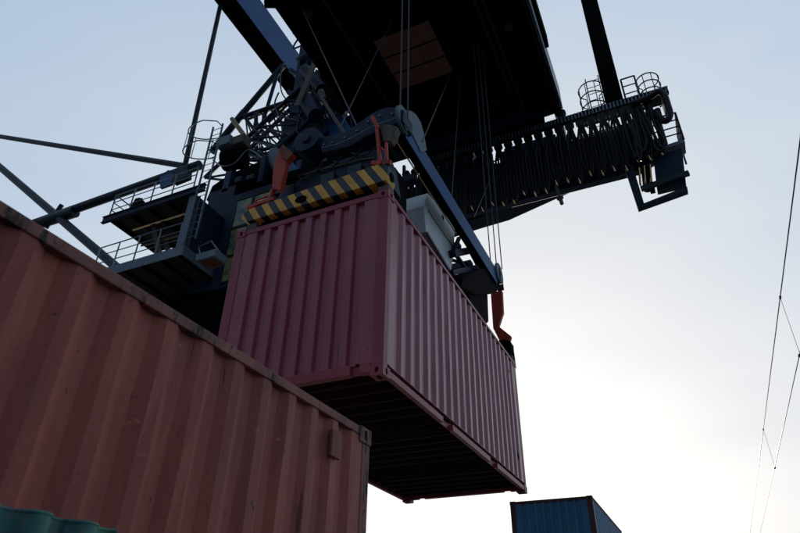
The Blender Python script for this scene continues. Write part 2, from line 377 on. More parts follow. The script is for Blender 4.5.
# ------------------------------------------------------------------ spreader gripping the container
sp = thing('container_spreader', 'container spreader with yellow and black striped end beam on top of the hanging maroon container', 'spreader', (-CW/2, CL/2, CH))
def ypoly(pts, Y): return [atY(x, y, Y) for x, y in pts]
def xpoly(pts, X): return [atX(x, y, X) for x, y in pts]
for yy, d in ((-.03, 1), (CL-.21, 1)):
    mb = MB(); mb.prism([(-2.40, yy, 2.82), (-2.28, yy, 2.715), (-.03, yy, 2.725), (-.005, yy, 2.82), (-.005, yy, 2.99), (-.12, yy, 3.06), (-2.28, yy, 2.945), (-2.37, yy, 2.91)], (0, .24, 0))
    eb = mb.build('end_beam', M['stripe'] if yy < 0 else M['black'], sp, bevel=.01)
    if yy < 0:
        q = MB(); q.tube([(-1.36, -.045, 2.83), (-1.36, -.02, 2.83)], .075, 20)
        for i, v in enumerate(q.v): q.v[i] = Vector((-1.36+(v.x+1.36)*1.25, v.y, 2.83+(v.z-2.83)*.75))
        q.build('lamp_port', M['black'], eb, smooth=True)
        q = MB(); q.tube([(-.03, .09, 2.86), (.004, .09, 2.86)], .07, 20)
        q.build('lamp_port', M['black'], eb, smooth=True)
for x in (-2.28, -.16):
    for y in (.02, CL-.19):
        mb = MB(); mb.box(x-.01, x+.15, y, y+.17, 2.600, 2.70); mb.build('twistlock_housing', M['greybrown'], sp, bevel=.01)
for x in (-1.80, -.98):
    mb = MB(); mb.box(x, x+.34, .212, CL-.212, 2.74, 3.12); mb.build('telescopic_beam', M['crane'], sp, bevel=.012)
# hump shaped cover plate behind the striped beam
mb = MB(); mb.prism([(-2.28, .24, 2.95), (-2.15, .24, 3.12), (-1.98, .24, 3.32), (-1.75, .24, 3.47), (-1.45, .24, 3.58), (-1.0, .24, 3.64), (-.55, .24, 3.66), (-.25, .24, 3.62), (-.16, .24, 3.02)], (0, .5, 0)); mb.build('cover_plate', M['crane'], sp, bevel=.015)
mb = MB(); mb.box(-2.1, -.3, .80, 1.25, 3.1, 3.75); mb.build('gear_housing', M['black'], sp, bevel=.02)
# arm with rounded shoulder across the near end
arm = [(316, 137), (328, 136), (339, 134), (350, 129), (361, 121), (372, 113), (380, 109), (388, 107), (396, 107), (404, 110), (403, 121), (399, 122.5), (390, 126), (380, 130), (365, 137), (350, 146), (336, 150), (322, 153)]
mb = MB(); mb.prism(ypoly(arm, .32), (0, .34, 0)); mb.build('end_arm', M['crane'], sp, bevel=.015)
mb = MB(); mb.prism([(-2.0, .34, 3.69), (-.2, .34, 3.69), (-.2, .34, 3.80), (-2.0, .34, 3.86)], (0, .3, 0)); mb.build('cross_bar', M['black'], sp)
# guide shoulder that curves over into the side beam
sh = [(406, 110), (411, 110.5), (416, 114), (421, 122), (424, 133), (427, 150), (421, 152), (413, 135), (408, 122)]
mb = MB(); mb.prism(xpoly(sh, .0), (-.09, 0, 0)); mb.build('sheave_guard', M['plate_grey'], sp, bevel=.01)
mb = MB(); c = atY(308, 141, .3); mb.disc(c+V(0, .12, 0), (0, 1, 0), .24, .34, 28); mb.disc(c+V(0, -.06, 0), (0, 1, 0), .08, .06, 16); mb.build('winch_drum', M['crane'], sp, smooth=True)
for i, x in enumerate((-.30, -2.44)):
    mb = MB(); mb.box(x+.135, x+.27, .58, 5.22, 4.04, 4.40); sb_ = mb.build('side_beam', M['black'], sp, bevel=.008)  # underside shade of the blue beam put into a black body
    MB().box(x+.2705, x+.283, .56, 5.24, 4.03, 4.41).build('side_plate', M['crane_blue'], sb_, bevel=.003)
mb = MB(); mb.tube([(-.18, .5, 4.03), (-.18, 3.2, 4.03)], .014, 8); mb.build('hydraulic_pipe', M['brass'], sp, smooth=True)  # brass colour stands in for low sun along the pipe
for y in (1.6, 3.75, 4.45):
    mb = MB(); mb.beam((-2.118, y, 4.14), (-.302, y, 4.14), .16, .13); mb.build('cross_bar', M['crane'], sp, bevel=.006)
for (a, b) in (((-.32, 3.8, 4.12), (-1.4, 4.45, 4.12)), ((-.9, 3.8, 4.12), (-.32, 4.45, 4.12))):
    mb = MB(); mb.beam(a, b, .05, .05); mb.build('brace', M['crane'], sp)
for px0, px1, r in (((452, 254), (473, 250), .07), ((451, 273), (486, 265), .05), ((456, 255), (467, 270), .03), ((459, 238), (454, 250), .03), ((470, 251), (478, 266), .03)):
    mb = MB(); mb.beam(atX(*px0, -.3), atX(*px1, -.3), r*2, r*2); mb.build('brace', M['crane'], sp)
MB().prism(xpoly([(461, 287), (463, 277), (474, 271), (486, 267), (497, 270), (501, 277), (501, 288), (495, 293), (478, 294)], -.06), (-.4, 0, 0)).build('end_bracket', M['black'], sp, bevel=.02)
MB().prism(xpoly([(468, 292), (488, 294), (489, 322), (484, 327), (471, 306)], -.16), (-.3, 0, 0)).build('motor_box', M['black'], sp, bevel=.03)
MB().beam(V(-.1, 5.3, 4.22), V(-.1, 5.8, 4.3), .14, .2).build('end_bracket', M['black'], sp, bevel=.01)
for x in (-1.7, -.75):
    mb = MB(); mb.beam((x, .9, 4.0), (x, .9, 3.05), .14, .14); mb.beam((x, 4.45, 4.07), (x, 4.9, 3.05), .14, .14); mb.build('hanger', M['crane'], sp, bevel=.006)
mb = MB(); mb.box(-2.0, -.42, 5.0, 5.35, 3.1, 4.05); mb.build('end_bulkhead', M['black'], sp)
# sheaves at both ends of the right beam
for c in (V(.0, 5.36, 4.36), V(-.02, .46, 4.30), V(-2.3, .46, 4.30), V(-2.3, 5.32, 4.42)):
    mb = MB(); mb.disc(c, (1, 0, 0), .235, .05, 28); mb.disc(c, (1, 0, 0), .06, .12, 14)
    mb.beam(c+V(.045, 0, .14), c+V(.045, 0, -.2), .01, .12, (0, 1, 0)); mb.build('sheave', M['plate_grey'], sp, smooth=True)
# pale electrical cabinet slung under the right side beam
cab = [(424, 206), (428, 193), (437, 204), (455, 227), (454, 252), (451, 274), (438, 252), (426, 232)]
cb = MB().prism(xpoly(cab, -.36), (-1.0, 0, 0)).build('electrical_cabinet', M['cabinet'], sp, bevel=.012)
hp = atX(442.8, 217.5, -.36); MB().disc(hp, (1, 0, 0), .05, .008, 20).build('cable_port', M['black'], cb, smooth=True)
lo = [atX(x, y, -.352) for x, y in ((427, 233), (450, 271))]
MB().beam(lo[0], lo[1], .02, .06).build('cabinet_sill', M['rail_dark'], cb)
MB().beam(atX(428, 210, -.352), atX(453, 247, -.352), .012, .02).build('door_seam', M['rail_grey'], cb)
# bolts, grease pipes and cable tray that dress the near end
for i, (x, y) in enumerate(((332, 143), (345, 138), (357, 131), (368, 122), (380, 116), (392, 114), (324, 145))):
    c = atY(x, y, .31); MB().disc(c, (0, 1, 0), .018, .03, 8).build('bolt', M['rail_grey'], sp)
MB().tube([atY(x, y, .28) for x, y in ((322, 148), (338, 144), (352, 138), (366, 130), (380, 124), (396, 118))], .012, 6).build('hydraulic_pipe', M['rail_grey'], sp, smooth=True)
MB().tube([atY(x, y, .22) for x, y in ((300, 176), (318, 170), (338, 166), (360, 160), (374, 158))], .016, 6).build('hydraulic_pipe', M['greybrown'], sp, smooth=True)
for x in (-1.9, -1.2, -.75): MB().box(x, x+.22, .16, .238, 3.16, 3.38).build('valve_block', M['rail_dark'], sp, bevel=.01)
MB().box(-1.75, -1.60, .2, .238, 3.0, 3.10).build('rating_plate', M['rail_grey'], sp)
# red corner flippers
fl = [(283, 144), (293, 153.5), (290, 157), (286.5, 161), (283, 176), (280, 190), (272, 188), (272.5, 176), (274, 163), (278, 152)]
f = MB().prism(ypoly(fl, -.08), (0, .10, 0)).build('corner_flipper', M['red'], sp, bevel=.01)
MB().prism(ypoly([(279, 149), (283, 144), (293, 153.5), (287, 160), (281, 158)], -.10), (0, .018, 0)).build('hinge_plate', M['orange'], f)
mb = MB(); a = atY(276, 189, 0); mb.tube([a+V(-.05, 0, 0), V(-1.97, .02, 2.93)], .035, 10); mb.beam(V(-2.33, .02, 3.0), V(-1.86, .02, 3.02), .1, .05)
mb.tube([V(-2.25, .03, 3.0), V(-2.22, .03, 3.13), V(-2.02, .03, 3.15)], .018, 8); mb.build('flipper_base', M['red'], sp, smooth=True)
mb = MB(); mb.beam(atY(377, 128, -.03), atY(380.5, 165, -.03), .045, .05); mb.beam(atY(372.5, 117, -.03), atY(378.5, 129, -.03), .05, .05)
mb.beam(atY(386.2, 143, -.03), atY(387.2, 164, -.03), .035, .04); mb.beam(atY(372, 163.5, -.01), atY(391, 163, -.01), .05, .07)
mb.beam(atY(379, 146, -.03), atY(387, 153, -.03), .02, .03); mb.build('corner_flipper', M['red'], sp, bevel=.004)
mb = MB(); mb.prism(ypoly([(380, 127), (387, 124), (397, 126), (394, 134), (390, 141), (383, 141)], .0), (0, .14, 0)); mb.build('flipper_actuator', M['greybrown'], sp, bevel=.015)
fr = [(490.5, 292), (502, 290.5), (503, 312), (498.5, 326), (511, 336), (509, 343), (500, 342), (493, 328)]
f = MB().prism(ypoly(fr, 6.0), (0, .10, 0)).build('corner_flipper', M['red'], sp, bevel=.01)
MB().prism(ypoly([(497, 341), (509.5, 341), (513, 352), (515, 367), (509, 360), (500, 350)], 6.0), (0, .12, 0)).build('flipper_foot', M['black'], f, bevel=.01)
MB().box(-2.1, -.3, .08, .2, 2.61, 2.71).build('gap_shade_plate', M['black'], sp)  # black plate added to paint the shadow gap between end beam and container
mb = MB()
for k in range(5):   # drooping hydraulic hoses over the near end
    a = V(-1.95+.3*k, .22, 3.5+.05*k); b = V(-1.55+.33*k, .2, 3.62+.03*k)
    mb.tube([a.lerp(b, t/8)+V(0, 0, -.16*math.sin(math.pi*t/8)) for t in range(9)], .014, 6)
mb.build('hydraulic_hose', M['rubber'], sp, smooth=True)

# ------------------------------------------------------------------ hoist and sway ropes
TZ = 12.2
def rope(a, b, label, r=.013):
    a, b = Vector(a), Vector(b); n = 10; mb = MB(); mb.tube([a.lerp(b, k/n)-a for k in range(n+1)], r, 6)
    o = mb.build('hoist_rope', M['rope'], smooth=True); o.location = a
    tag(o, label, 'rope', 'wire ropes between the spreader and the trolley')
pr_ = [
 ((-.06, .43, 4.36), (-.06, .43, TZ), 'upright wire rope left of its pair above the near end of the blue side beam'),
 ((.05, .47, 4.36), (.05, .47, TZ), 'upright wire rope right of its pair above the near end of the blue side beam'),
 ((-.12, 5.2, 4.5), (-.12, 5.2, TZ), 'leftmost of three upright wire ropes at the far sheave of the blue side beam'),
 ((-.03, 5.32, 4.55), (-.03, 5.32, TZ), 'middle of three upright wire ropes at the far sheave of the blue side beam'),
 ((.06, 5.42, 4.5), (.06, 5.42, TZ), 'rightmost of three upright wire ropes at the far sheave of the blue side beam'),
]
for a, b, l in pr_: rope(a, b, l)
rope(atY(357, 126, .5), atZ(299, 2, TZ-.02), 'grey sway rope slanting up left from the rounded arm to the platform edge')
rope(atY(340, 128, .55), atZ(397, 10, TZ-.02), 'thin sway rope slanting up right across the dark platform, left of the hatch', .01)
rope(atY(422, 142, .6), atZ(452, 71, TZ-.02), 'thin rope slanting up from the curved guard to the right corner of the brown hatch', .01)
rope(V(-.25, 3.1, 4.40), atZ(461, 68, TZ-.02), 'thin rope from mid side beam up to the platform right of the brown hatch', .01)
rope(atX(474, 217, -.12)+V(0, 0, 0), atY(492, 175, 8.9), 'thin rope slanting from the far half of the side beam towards the girder', .01)

# ------------------------------------------------------------------ crane trolley: big platform overhead
tr = thing('crane_trolley', 'huge black trolley platform overhead with a brown hatch in its underside', 'crane trolley', (-1.6, 4.3, TZ))
mb = MB(); mb.box(-4.62, 1.52, -.6, 9.05, TZ, TZ+.06); mb.build('deck_plate', M['black'], tr)
mb = MB(); mb.box(1.523, 1.60, -.6, 8.95, TZ+.02, TZ+1.0); mb.build('side_fascia', M['rail_grey'], tr)
mb = MB(); mb.box(1.603, 1.70, 3.6, 6.9, TZ+.55, TZ+1.1); mb.build('edge_box', M['black'], tr)
for k in range(9):
    y = .1+k*1.05
    if k in (4, 5): continue
    mb = MB(); mb.ibeam((-4.55, y, TZ-.09), (1.48, y, TZ-.09), .14, .17, .015); mb.build('deck_rib', M['black'], tr)
for x in (-4.5, 1.4):
    mb = MB(); mb.box(x-.07, x+.07, -.5, 9.0, TZ-.30, TZ-.183); mb.build('runner_beam', M['black'], tr)
hx0, hx1, hy0, hy1 = -2.70, -1.04, 4.15, 6.02
ht = MB().box(hx0, hx1, hy0, hy1, TZ-.17, TZ-.12).build('hatch', M['hatch'], tr, bevel=.01)
for k in (1, 2):
    y = hy0+(hy1-hy0)*k/3; MB().box(hx0+.01, hx1-.01, y-.018, y+.018, TZ-.186, TZ-.171).build('hatch_seam', M['black'], ht)
for x, y in ((-3.6, 7.9), (-.2, 7.6), (.9, 5.2), (-3.9, 2.6)):
    MB().tube([(x, y, TZ-.02), (x, y, TZ-.14), (x, y, TZ-.22)], [.05, .06, .13], 14).build('work_lamp', M['rail_dark'], tr, smooth=True)
for x in (-3.3, .3, .5): MB().tube([(x, -.4, TZ-.2), (x, 8.8, TZ-.2)], .035, 8).build('conduit', M['rail_dark'], tr, smooth=True)
for z, x0, x1, y0, y1 in ((1.2, -4.2, 1.2, 0, 8.4),):
    MB().box(x0, x1, y0, y1, TZ+.061, TZ+2.4).build('machinery_house', M['black'], tr)
for (x, y) in ((1.5, 8.9), (-4.5, 8.9)):
    mb = MB(); mb.disc((x, y, TZ-.24), (0, 1, 0), .17, .1, 20); mb.build('wheel', M['rail_dark'], tr, smooth=True)
mb = MB(); c = atZ(275, 3, TZ-.05); mb.tube([c+V(-.25, -.1, 0), c+V(.2, .1, 0)], .13, 12); mb.build('lamp', M['black'], tr, smooth=True)

# ------------------------------------------------------------------ the crane itself
G = 9.0
cr_ = thing('gantry_crane', 'dark blue gantry crane with cable girder, cab, ladders and railed platforms behind the containers', 'crane', (-12, 9.6, GZ))
def part(name, mb, mat, **k): return mb.build(name, mat, cr_, **k)
# cable girder running along X
gp = part('girder', MB().prism([(-12.0, G+.35, 9.4), (-12.0, G+.35, 11.1), (1.3, G+.35, 11.1), (1.35, G+.35, 11.17), (3.9, G+.35, 11.17), (3.9, G+.35, 9.6), (3.3, G+.35, 9.35)], (0, .25, 0)), M['panel_blue'], bevel=.01)
low = [atY(x, y, G+1.3) for x, y in ((631, 172), (612, 175.5), (593, 182.5), (551, 201.5), (509, 220.5), (480, 229), (440, 242), (400, 256))]
bot = [V(4.2, G+1.3, low[0].z+.25)]+low+[V(-12, G+1.3, low[-1].z-.1), V(-12, G+1.3, 9.9), V(4.2, G+1.3, 10.6)]
part('rail_fascia', MB().box(-9, -4.75, G-.02, G+.03, 11.735, 12.17).box(-3.5, .98, G-.02, G+.03, 11.735, 12.17), M['black'])
part('back_panel', MB().box(-11.5, -4.75, G+.36, G+.42, 11.101, 11.60).box(-4.45, -4.3, G+.36, G+.42, 11.101, 11.60).box(-3.6, -.9, G+.36, G+.42, 11.101, 11.60).box(-.62, .1, G+.36, G+.42, 11.101, 11.55).box(.3, .55, G+.36, G+.42, 11.101, 11.60).box(.75, 1.6, G+.36, G+.42, 11.101, 11.48).box(1.9, 2.0, G+.36, G+.42, 11.101, 11.6), M['crane'])
part('girder_web', MB().prism(bot, (0, -.6, 0)), M['crane'], bevel=.01)
part('lower_chord', MB().prism([(p.x, G+.55, p.z-.35+.9) for p in low[::-1]]+[(p.x, G+.55, p.z+.40) for p in low], (0, -.16, 0)), M['rail_dark']) if False else None
rl = part('cable_rail', MB().ibeam((-3.5, G-.1, 11.62), (4.62, G-.1, 11.62), .16, .22, .02), M['rail_dark'])
mb = MB()
x = -3.45
while x < 4.55: mb.box(x, x+.05, G-.2, G-.181, 11.50, 11.72); x += .105
mb.build('rack_teeth', M['rail_grey'], rl)
for k in range(14): part('girder_stiffener', MB().box(-11.5+k*1.15, -11.44+k*1.15, G+.30, G+.349, 9.45, 11.08), M['crane'])
for k in range(5):
    x = -7.6+k*3.0; part('rail_hanger', MB().box(x, x+.12, G-.02, G+.5, 11.10, 11.73), M['rail_dark'])
# pipe rails along girder top and bottom
part('handrail', MB().tube([(-4, G+.9, 11.35), (3.9, G+.9, 11.3)], .03).tube([(-4, G+.9, 11.75), (3.9, G+.9, 11.7)], .03), M['rail_dark'], smooth=True)
part('walkway', MB().box(-11, 3.6, G+.62, G+1.35, 10.62, 10.70), M['deck_under'])
# festoon: carriers, cable loops, brass clips
nf = 40; fx = [-8.7+k*.325 for k in range(nf)]
def lerp(a, b, t): return a+(b-a)*t
for k, x in enumerate(fx):
    zt_, zb = 11.42, lerp(8.85, 9.2, (x+8)/12)+FESTOON.uniform(-.11, .13)
    part('festoon_carrier', MB().disc((x, G-.1, 11.34), (0, 1, 0), .14, .1, 16).beam((x, G-.1, 11.5), (x, G-.1, 11.15), .05, .05), M['rubber'], smooth=True)
    mb = MB()
    for s in (-1, -.35, .4, 1):
        w = (.14+random.uniform(-.02, .03)); j = random.uniform(-.03, .03)
        mb.tube([(x+s*.05, G-.12, 11.2), (x+s*w, G-.14+j, 10.6), (x+s*(w+.01), G-.13, 9.9), (x+s*w*.85, G-.12, zb+.3), (x+s*.06, G-.12, zb+.05)], .038, 6)
    part('festoon_cable', mb, M['rubber'], smooth=True)
    if x > -3.2: part('cable_clip', MB().tube([(x-.02, G-.16, zb+.10), (x+.01, G-.16, zb-.04), (x+.03, G-.15, zb-.09)], [.018, .026, .012], 8), M['brass'], smooth=True)
a = atY(555, 183, G-.05); b = atY(562, 204, G-.05)
part('hanging_rod', MB().tube([a, a.lerp(b, .7)], .035).tube([a.lerp(b, .7), b], .055).disc(a.lerp(b, .72), b-a, .1, .04), M['brass'] if False else M['greybrown'], smooth=True)
# upper pillars
def vcol(x0, x1, y0, y1, z0, z1, mat, name='pillar'): return part(name, MB().box(x0, x1, y0, y1, z0, z1), mat, bevel=.01)
vcol(2.86, 3.38, G-.1, G+.4, 11.74, 27, M['black'])
vcol(-9.9, -9.4, G+.7, G+1.2, 11.1, 26, M['crane'])
# right hand end: drop frame and tank platform
post = [(624, 166), (632, 164), (643, 206), (638, 211)]
part('drop_frame', MB().prism(ypoly([(624, 166), (632, 163), (644, 203), (687, 186), (688, 191), (638, 209)], G), (0, .16, 0)), M['crane'], bevel=.01)
ep = part('end_tank', MB().prism(ypoly([(653, 156), (682, 148), (686, 183), (657, 190)], G+.1), (0, .25, 0)), M['crane'], bevel=.02)
MB().beam(atY(641, 189, G-.02), atY(689, 173, G-.02), .1, .14).build('tank_bracket', M['rail_dark'], ep)
part('motor', MB().tube([atY(645, 168, G+.3), atY(648, 190, G+.3)], .12, 12).tube([atY(650, 190, G+.3), atY(655, 189, G+.3)], .12, 12), M['black'], smooth=True)
for k, (x, y) in enumerate(((639, 168), (644, 166), (650, 165))):
    part('cable_clip', MB().tube([atY(x, y, G-.1), atY(x+1.5, y+17, G-.1)], .03, 8), M['brass'], smooth=True)
ed = part('end_platform', MB().prism(ypoly([(648, 151), (684, 139), (685, 142), (649, 154)], G), (0, .5, 0)), M['rail_grey'])
def railing(pts, h, parent, mat, r=.028, mids=1, every=1.1, name='handrail'):
    mb = MB(); up = V(0, 0, 1)
    for i in range(len(pts)-1):
        a, b = Vector(pts[i]), Vector(pts[i+1])
        for q in range(1, mids+2): mb.tube([a+up*h*q/(mids+1), b+up*h*q/(mids+1)], r if q == mids+1 else r*.8, 6)
        k = max(1, round((b-a).length/every))
        for j in range(k+1):
            p = a.lerp(b, j/k); mb.tube([p, p+up*h], r, 6)
    return mb.build(name, mat, parent, smooth=True)
p0, p1 = atY(655, 150, G), atY(684, 140, G)
railing([p0+V(-.2, 1.1, .1), p0+V(-.1, 0, .1), V(p1.x, p1.y, p0.z+.1), V(p1.x, p1.y+1.1, p0.z+.1)], 1.05, ed, M['rail_dark'], mids=3, every=.5)
def cage(cx, cy, z0, z1, R, mat, n=7, a0=-1.9, a1=1.9, face=-math.pi/2, hoops=4, ladder=True, name='ladder_cage', parent=None, ext=.0):
    mb = MB(); A_ = [face+a0+(a1-a0)*k/(n-1) for k in range(n)]
    for k in range(hoops):
        z = z0+(z1-z0)*k/(hoops-1)
        mb.tube([(cx+R*math.cos(face+a0+(a1-a0)*j/20), cy+R*math.sin(face+a0+(a1-a0)*j/20), z) for j in range(21)], .02, 6)
    for t in A_[(0 if n > 5 else 1):]: mb.tube([(cx+R*math.cos(t), cy+R*math.sin(t), z0), (cx+R*math.cos(t), cy+R*math.sin(t), z1)], .014, 6)
    o = mb.build(name, mat, parent or cr_, smooth=True)
    return o
def ladder(x, y, z0, z1, parent, mat, w=.42, step=.3):
    mb = MB()
    for s in (-1, 1): mb.beam((x+s*w/2, y, z0), (x+s*w/2, y, z1), .035, .07)
    z = z0+.15
    while z < z1: mb.tube([(x-w/2, y, z), (x+w/2, y, z)], .014, 6); z += step
    return mb.build('ladder', mat, parent)
cage(2.52, G+.5, 11.85, 13.2, .40, M['rail_dark'], hoops=4, n=8, a0=-2.6, a1=2.6)
ladder(2.62, G+.9, 11.5, 14.2, cr_, M['rail_dark'])
cage(4.2, G+.5, 11.9, 12.85, .34, M['rail_dark'], hoops=4, n=8, a0=-2.6, a1=2.6)
pl_ = part('top_platform', MB().box(1.9, 4.5, G+.0, G+.55, 11.735, 11.79), M['rail_dark'])
railing([(3.45, G+.05, 11.79), (3.85, G+.05, 11.79)], 1.0, pl_, M['rail_dark'], mids=2, every=.45)
# looping hoses at the right end
hose = [(632, 104), (648, 98), (658, 92), (664, 95), (668, 106), (670, 115), (666, 121), (660, 118), (657, 110)]
def smooth_px(pts, Y, n=5):
    P = [atY(x, y, Y) for x, y in pts]; out = []
    for i in range(len(P)-1):
        a = P[max(i-1, 0)]; b = P[i]; c = P[i+1]; d = P[min(i+2, len(P)-1)]
        for k in range(n):
            t = k/n; out.append(.5*((2*b)+(-a+c)*t+(2*a-5*b+4*c-d)*t*t+(-a+3*b-3*c+d)*t**3))
    return out+[P[-1]]
part('supply_hose', MB().tube(smooth_px(hose, G-.25), .095, 10), M['rubber'], smooth=True)
for pts in ([(636, 108), (644, 122), (652, 140), (657, 150), (664, 149), (663, 138), (655, 125), (649, 106)], [(640, 106), (650, 126), (660, 146), (666, 144), (662, 132), (653, 112)],
            [(626, 108), (632, 124), (637, 143), (643, 152), (646, 140), (640, 120), (637, 104)], [(620, 110), (625, 130), (632, 150), (636, 158), (636, 130)], [(630, 106), (636, 126), (641, 150), (640, 160), (634, 140)]):
    part('supply_hose', MB().tube(smooth_px(pts, G-.2), .045, 8), M['rubber'], smooth=True)

# --- left side: cab, platforms, ladder
P0 = 7.4
cabo = part('operator_cab', MB().box(-11.55, -8.3, G-.1, G+2.2, 8.55, 12.9), M['crane'], bevel=.03)
wf = []
for (x0, x1, z0, z1) in ((-11.1, -10.35, 11.2, 12.5), (-10.25, -9.5, 11.2, 12.5), (-11.1, -10.35, 9.9, 11.1), (-10.25, -9.5, 9.9, 11.1), (-11.1, -10.35, 8.75, 9.8), (-10.25, -9.5, 8.75, 9.8)):
    w = part('cab_window', MB().box(x0, x1, G-.13, G-.102, z0, z1), M['glass'])
    fmb = MB()
    for a in ((x0-.04, x0, z0-.04, z1+.04), (x1, x1+.04, z0-.04, z1+.04)): fmb.box(a[0], a[1], G-.17, G-.103, a[2], a[3])
    fmb.box(x0, x1, G-.17, G-.103, z1, z1+.04); fmb.box(x0, x1, G-.17, G-.103, z0-.04, z0); fmb.build('window_frame', M['rail_dark'], w)
part('cab_floor_box', MB().box(-14.6, -8.4, G+.2, G+2.6, 6.5, 8.54), M['black'])
part('cab_floor_box', MB().box(-15.8, -11.8, G+.93, G+2.6, 7.6, 9.7), M['black'])
lp = part('lower_platform', MB().box(-16.3, -11.75, P0, G+.9, 9.30, 9.36), M['deck_under'])
MB().box(-16.3, -11.75, P0-.03, P0-.002, 9.22, 9.62).build('toe_board', M['plate_grey'], lp)
MB().box(-11.748, -11.70, P0-.03, G+.9, 9.22, 9.62).build('toe_board', M['plate_grey'], lp)
for k in range(6): MB().box(-16.2+k*.86, -16.12+k*.86, P0, G+.88, 9.20, 9.299).build('deck_joist', M['black'], lp)
railing([(-16.2, P0+.02, 9.6), (-12.1, P0+.02, 9.6)], 1.15, lp, M['rail_grey'], mids=2, every=1.1)
MB().tube([(-16.2, G+.85, 9.95), (-11.8, G+.85, 9.95)], .03).tube([(-16.2, G+.85, 10.5), (-11.8, G+.85, 10.5)], .03).build('handrail', M['rail_dark'], lp, smooth=True)
part('corner_column', MB().ibeam((-11.9, P0+.1, 9.63), (-11.9, P0+.1, 12.05), .30, .26, .03, up=(0, 1, 0)), M['plate_grey'])
part('side_panel', MB().box(-11.88, -11.80, P0+.3, G+.4, 9.63, 12.0), M['crane'])
up_ = part('upper_platform', MB().box(-16.35, -12.0, P0+.05, G+1.0, 12.14, 12.20), M['deck_under'])
MB().ibeam((-16.5, P0-.08, 12.10), (-11.3, P0-.08, 12.10), .14, .30, .025).build('edge_beam', M['crane'], up_)
for k in range(5): MB().box(-16.1+k*.95, -16.02+k*.95, P0+.06, G+.98, 12.0, 12.139).build('deck_joist', M['black'], up_)
MB().tube([(-15.6, P0+.7, 11.9), (-12.1, P0+.7, 11.9)], .035).build('pipe', M['brass'], up_, smooth=True)
MB().tube([(-15.6, P0+1.3, 11.5), (-12.1, P0+1.3, 11.45)], .04).build('pipe', M['greybrown'], up_, smooth=True)
railing([(-16.3, G+.9, 12.25), (-16.3, P0, 12.25), (-12.0, P0, 12.25)], 1.15, up_, M['rail_grey'], mids=2, every=1.1)
fl_ = atY(137, 203, P0+.2)
part('floodlight', MB().prism([fl_+V(-.32, 0, -.05), fl_+V(.0, 0, -.3), fl_+V(.22, 0, -.05), fl_+V(.05, 0, .28), fl_+V(-.2, 0, .3)], (0, .3, 0)).tube([fl_+V(.05, .1, .3), fl_+V(.45, .1, -.28)], .035), M['black'], bevel=.02)
# sloping cover plates between platforms
part('stair', MB().beam((-13.4, P0+.9, 9.4), (-14.8, P0+.9, 12.1), .05, .2).beam((-13.4, P0+1.5, 9.4), (-14.8, P0+1.5, 12.1), .05, .2), M['greybrown'])
# caged ladder
LX, LY = -10.95, 6.9
ladder(LX, LY, 9.3, 14.75, cr_, M['rail_grey'], w=.46)
lc = MB()
def hoop(t, z): return V(LX-.23-1.0*math.sin(math.pi*t), LY-.05-.5*math.cos(math.pi*t)-.1*math.sin(math.pi*t), z)
for z in (14.6, 13.55): lc.tube([hoop(k/16, z) for k in range(17)], .024, 6); lc.tube([hoop(0, z), V(LX+.23, LY-.3, z), V(LX+.23, LY, z)], .024, 6)
for t in (.15, .4, .65, .9): lc.tube([hoop(t, 13.55), hoop(t, 14.6)], .016, 6)
part('ladder_cage', lc, M['rail_grey'], smooth=True)
c = atY(214, 262, 6.9)
lb = part('lamp_box', MB().box(c.x-.42, c.x+.38, 6.5, 7.1, c.z-.1, c.z+.18), M['plate_grey'], bevel=.02)
MB().box(c.x-.3, c.x+.28, 6.58, 7.02, c.z-.115, c.z-.101).build('lamp_lens', M['orange'], lb)
MB().tube([(c.x-.38, 6.7, c.z+.18), (c.x-.6, 6.7, c.z+.6), (c.x-.1, 6.7, c.z+.72), (c.x+.3, 6.8, c.z+.2)], .028).build('lamp_bracket', M['rail_grey'], lb, smooth=True)

# --- left pipes and braces
def pipe(a, b, r, mat=M['teal_pipe'], name='brace_pipe'):
    a, b = Vector(a), Vector(b); return part(name, MB().tube([a, a.lerp(b, .5), b], r, 14), mat, smooth=True)
GB = 9.3
J = atY(185, 166, GB)
pipe(atY(-60, 127, GB), J, .14); pipe(atY(-60, 257, GB), atY(200, 165, GB), .22)
pipe(J, atY(222, -2, GB), .12)
pipe(atY(-20, 150, GB), atY(122, 272, GB), .20); pipe(atY(41, 223, GB), atY(75, 212, GB), .28)
pipe(atY(46, 228, GB+.1), atY(62, 205, GB+.1), .12)
part('gusset', MB().prism(ypoly([(160, 176), (168, 170), (176, 172), (171, 184), (160, 188)], GB-.2), (0, .12, 0)), M['crane_blue'])
part('joint_box', MB().prism(ypoly([(172, 172), (188, 164), (187, 176), (172, 182)], GB-.25), (0, .3, 0)), M['crane'])
# --- blue box girder high on the left, running away from the viewer
e9 = atY(219, 5, GB)
Bz = e9.z; Bx = e9.x
r1 = atZ(283, 62, Bz); w_ = r1.x-Bx; tt = atX(294, 47, r1.x)
yend = atZ(293, 93, Bz).y+9
part('box_girder', MB().box(Bx, r1.x, GB-2.5, yend, Bz, tt.z), M['crane_blue'], bevel=.02)
part('girder_soffit', MB().box(Bx-.02, r1.x+.0, GB-2.5, yend, Bz-.06, Bz-.004), M['black'])  # black sheet paints the shaded underside of the blue girder
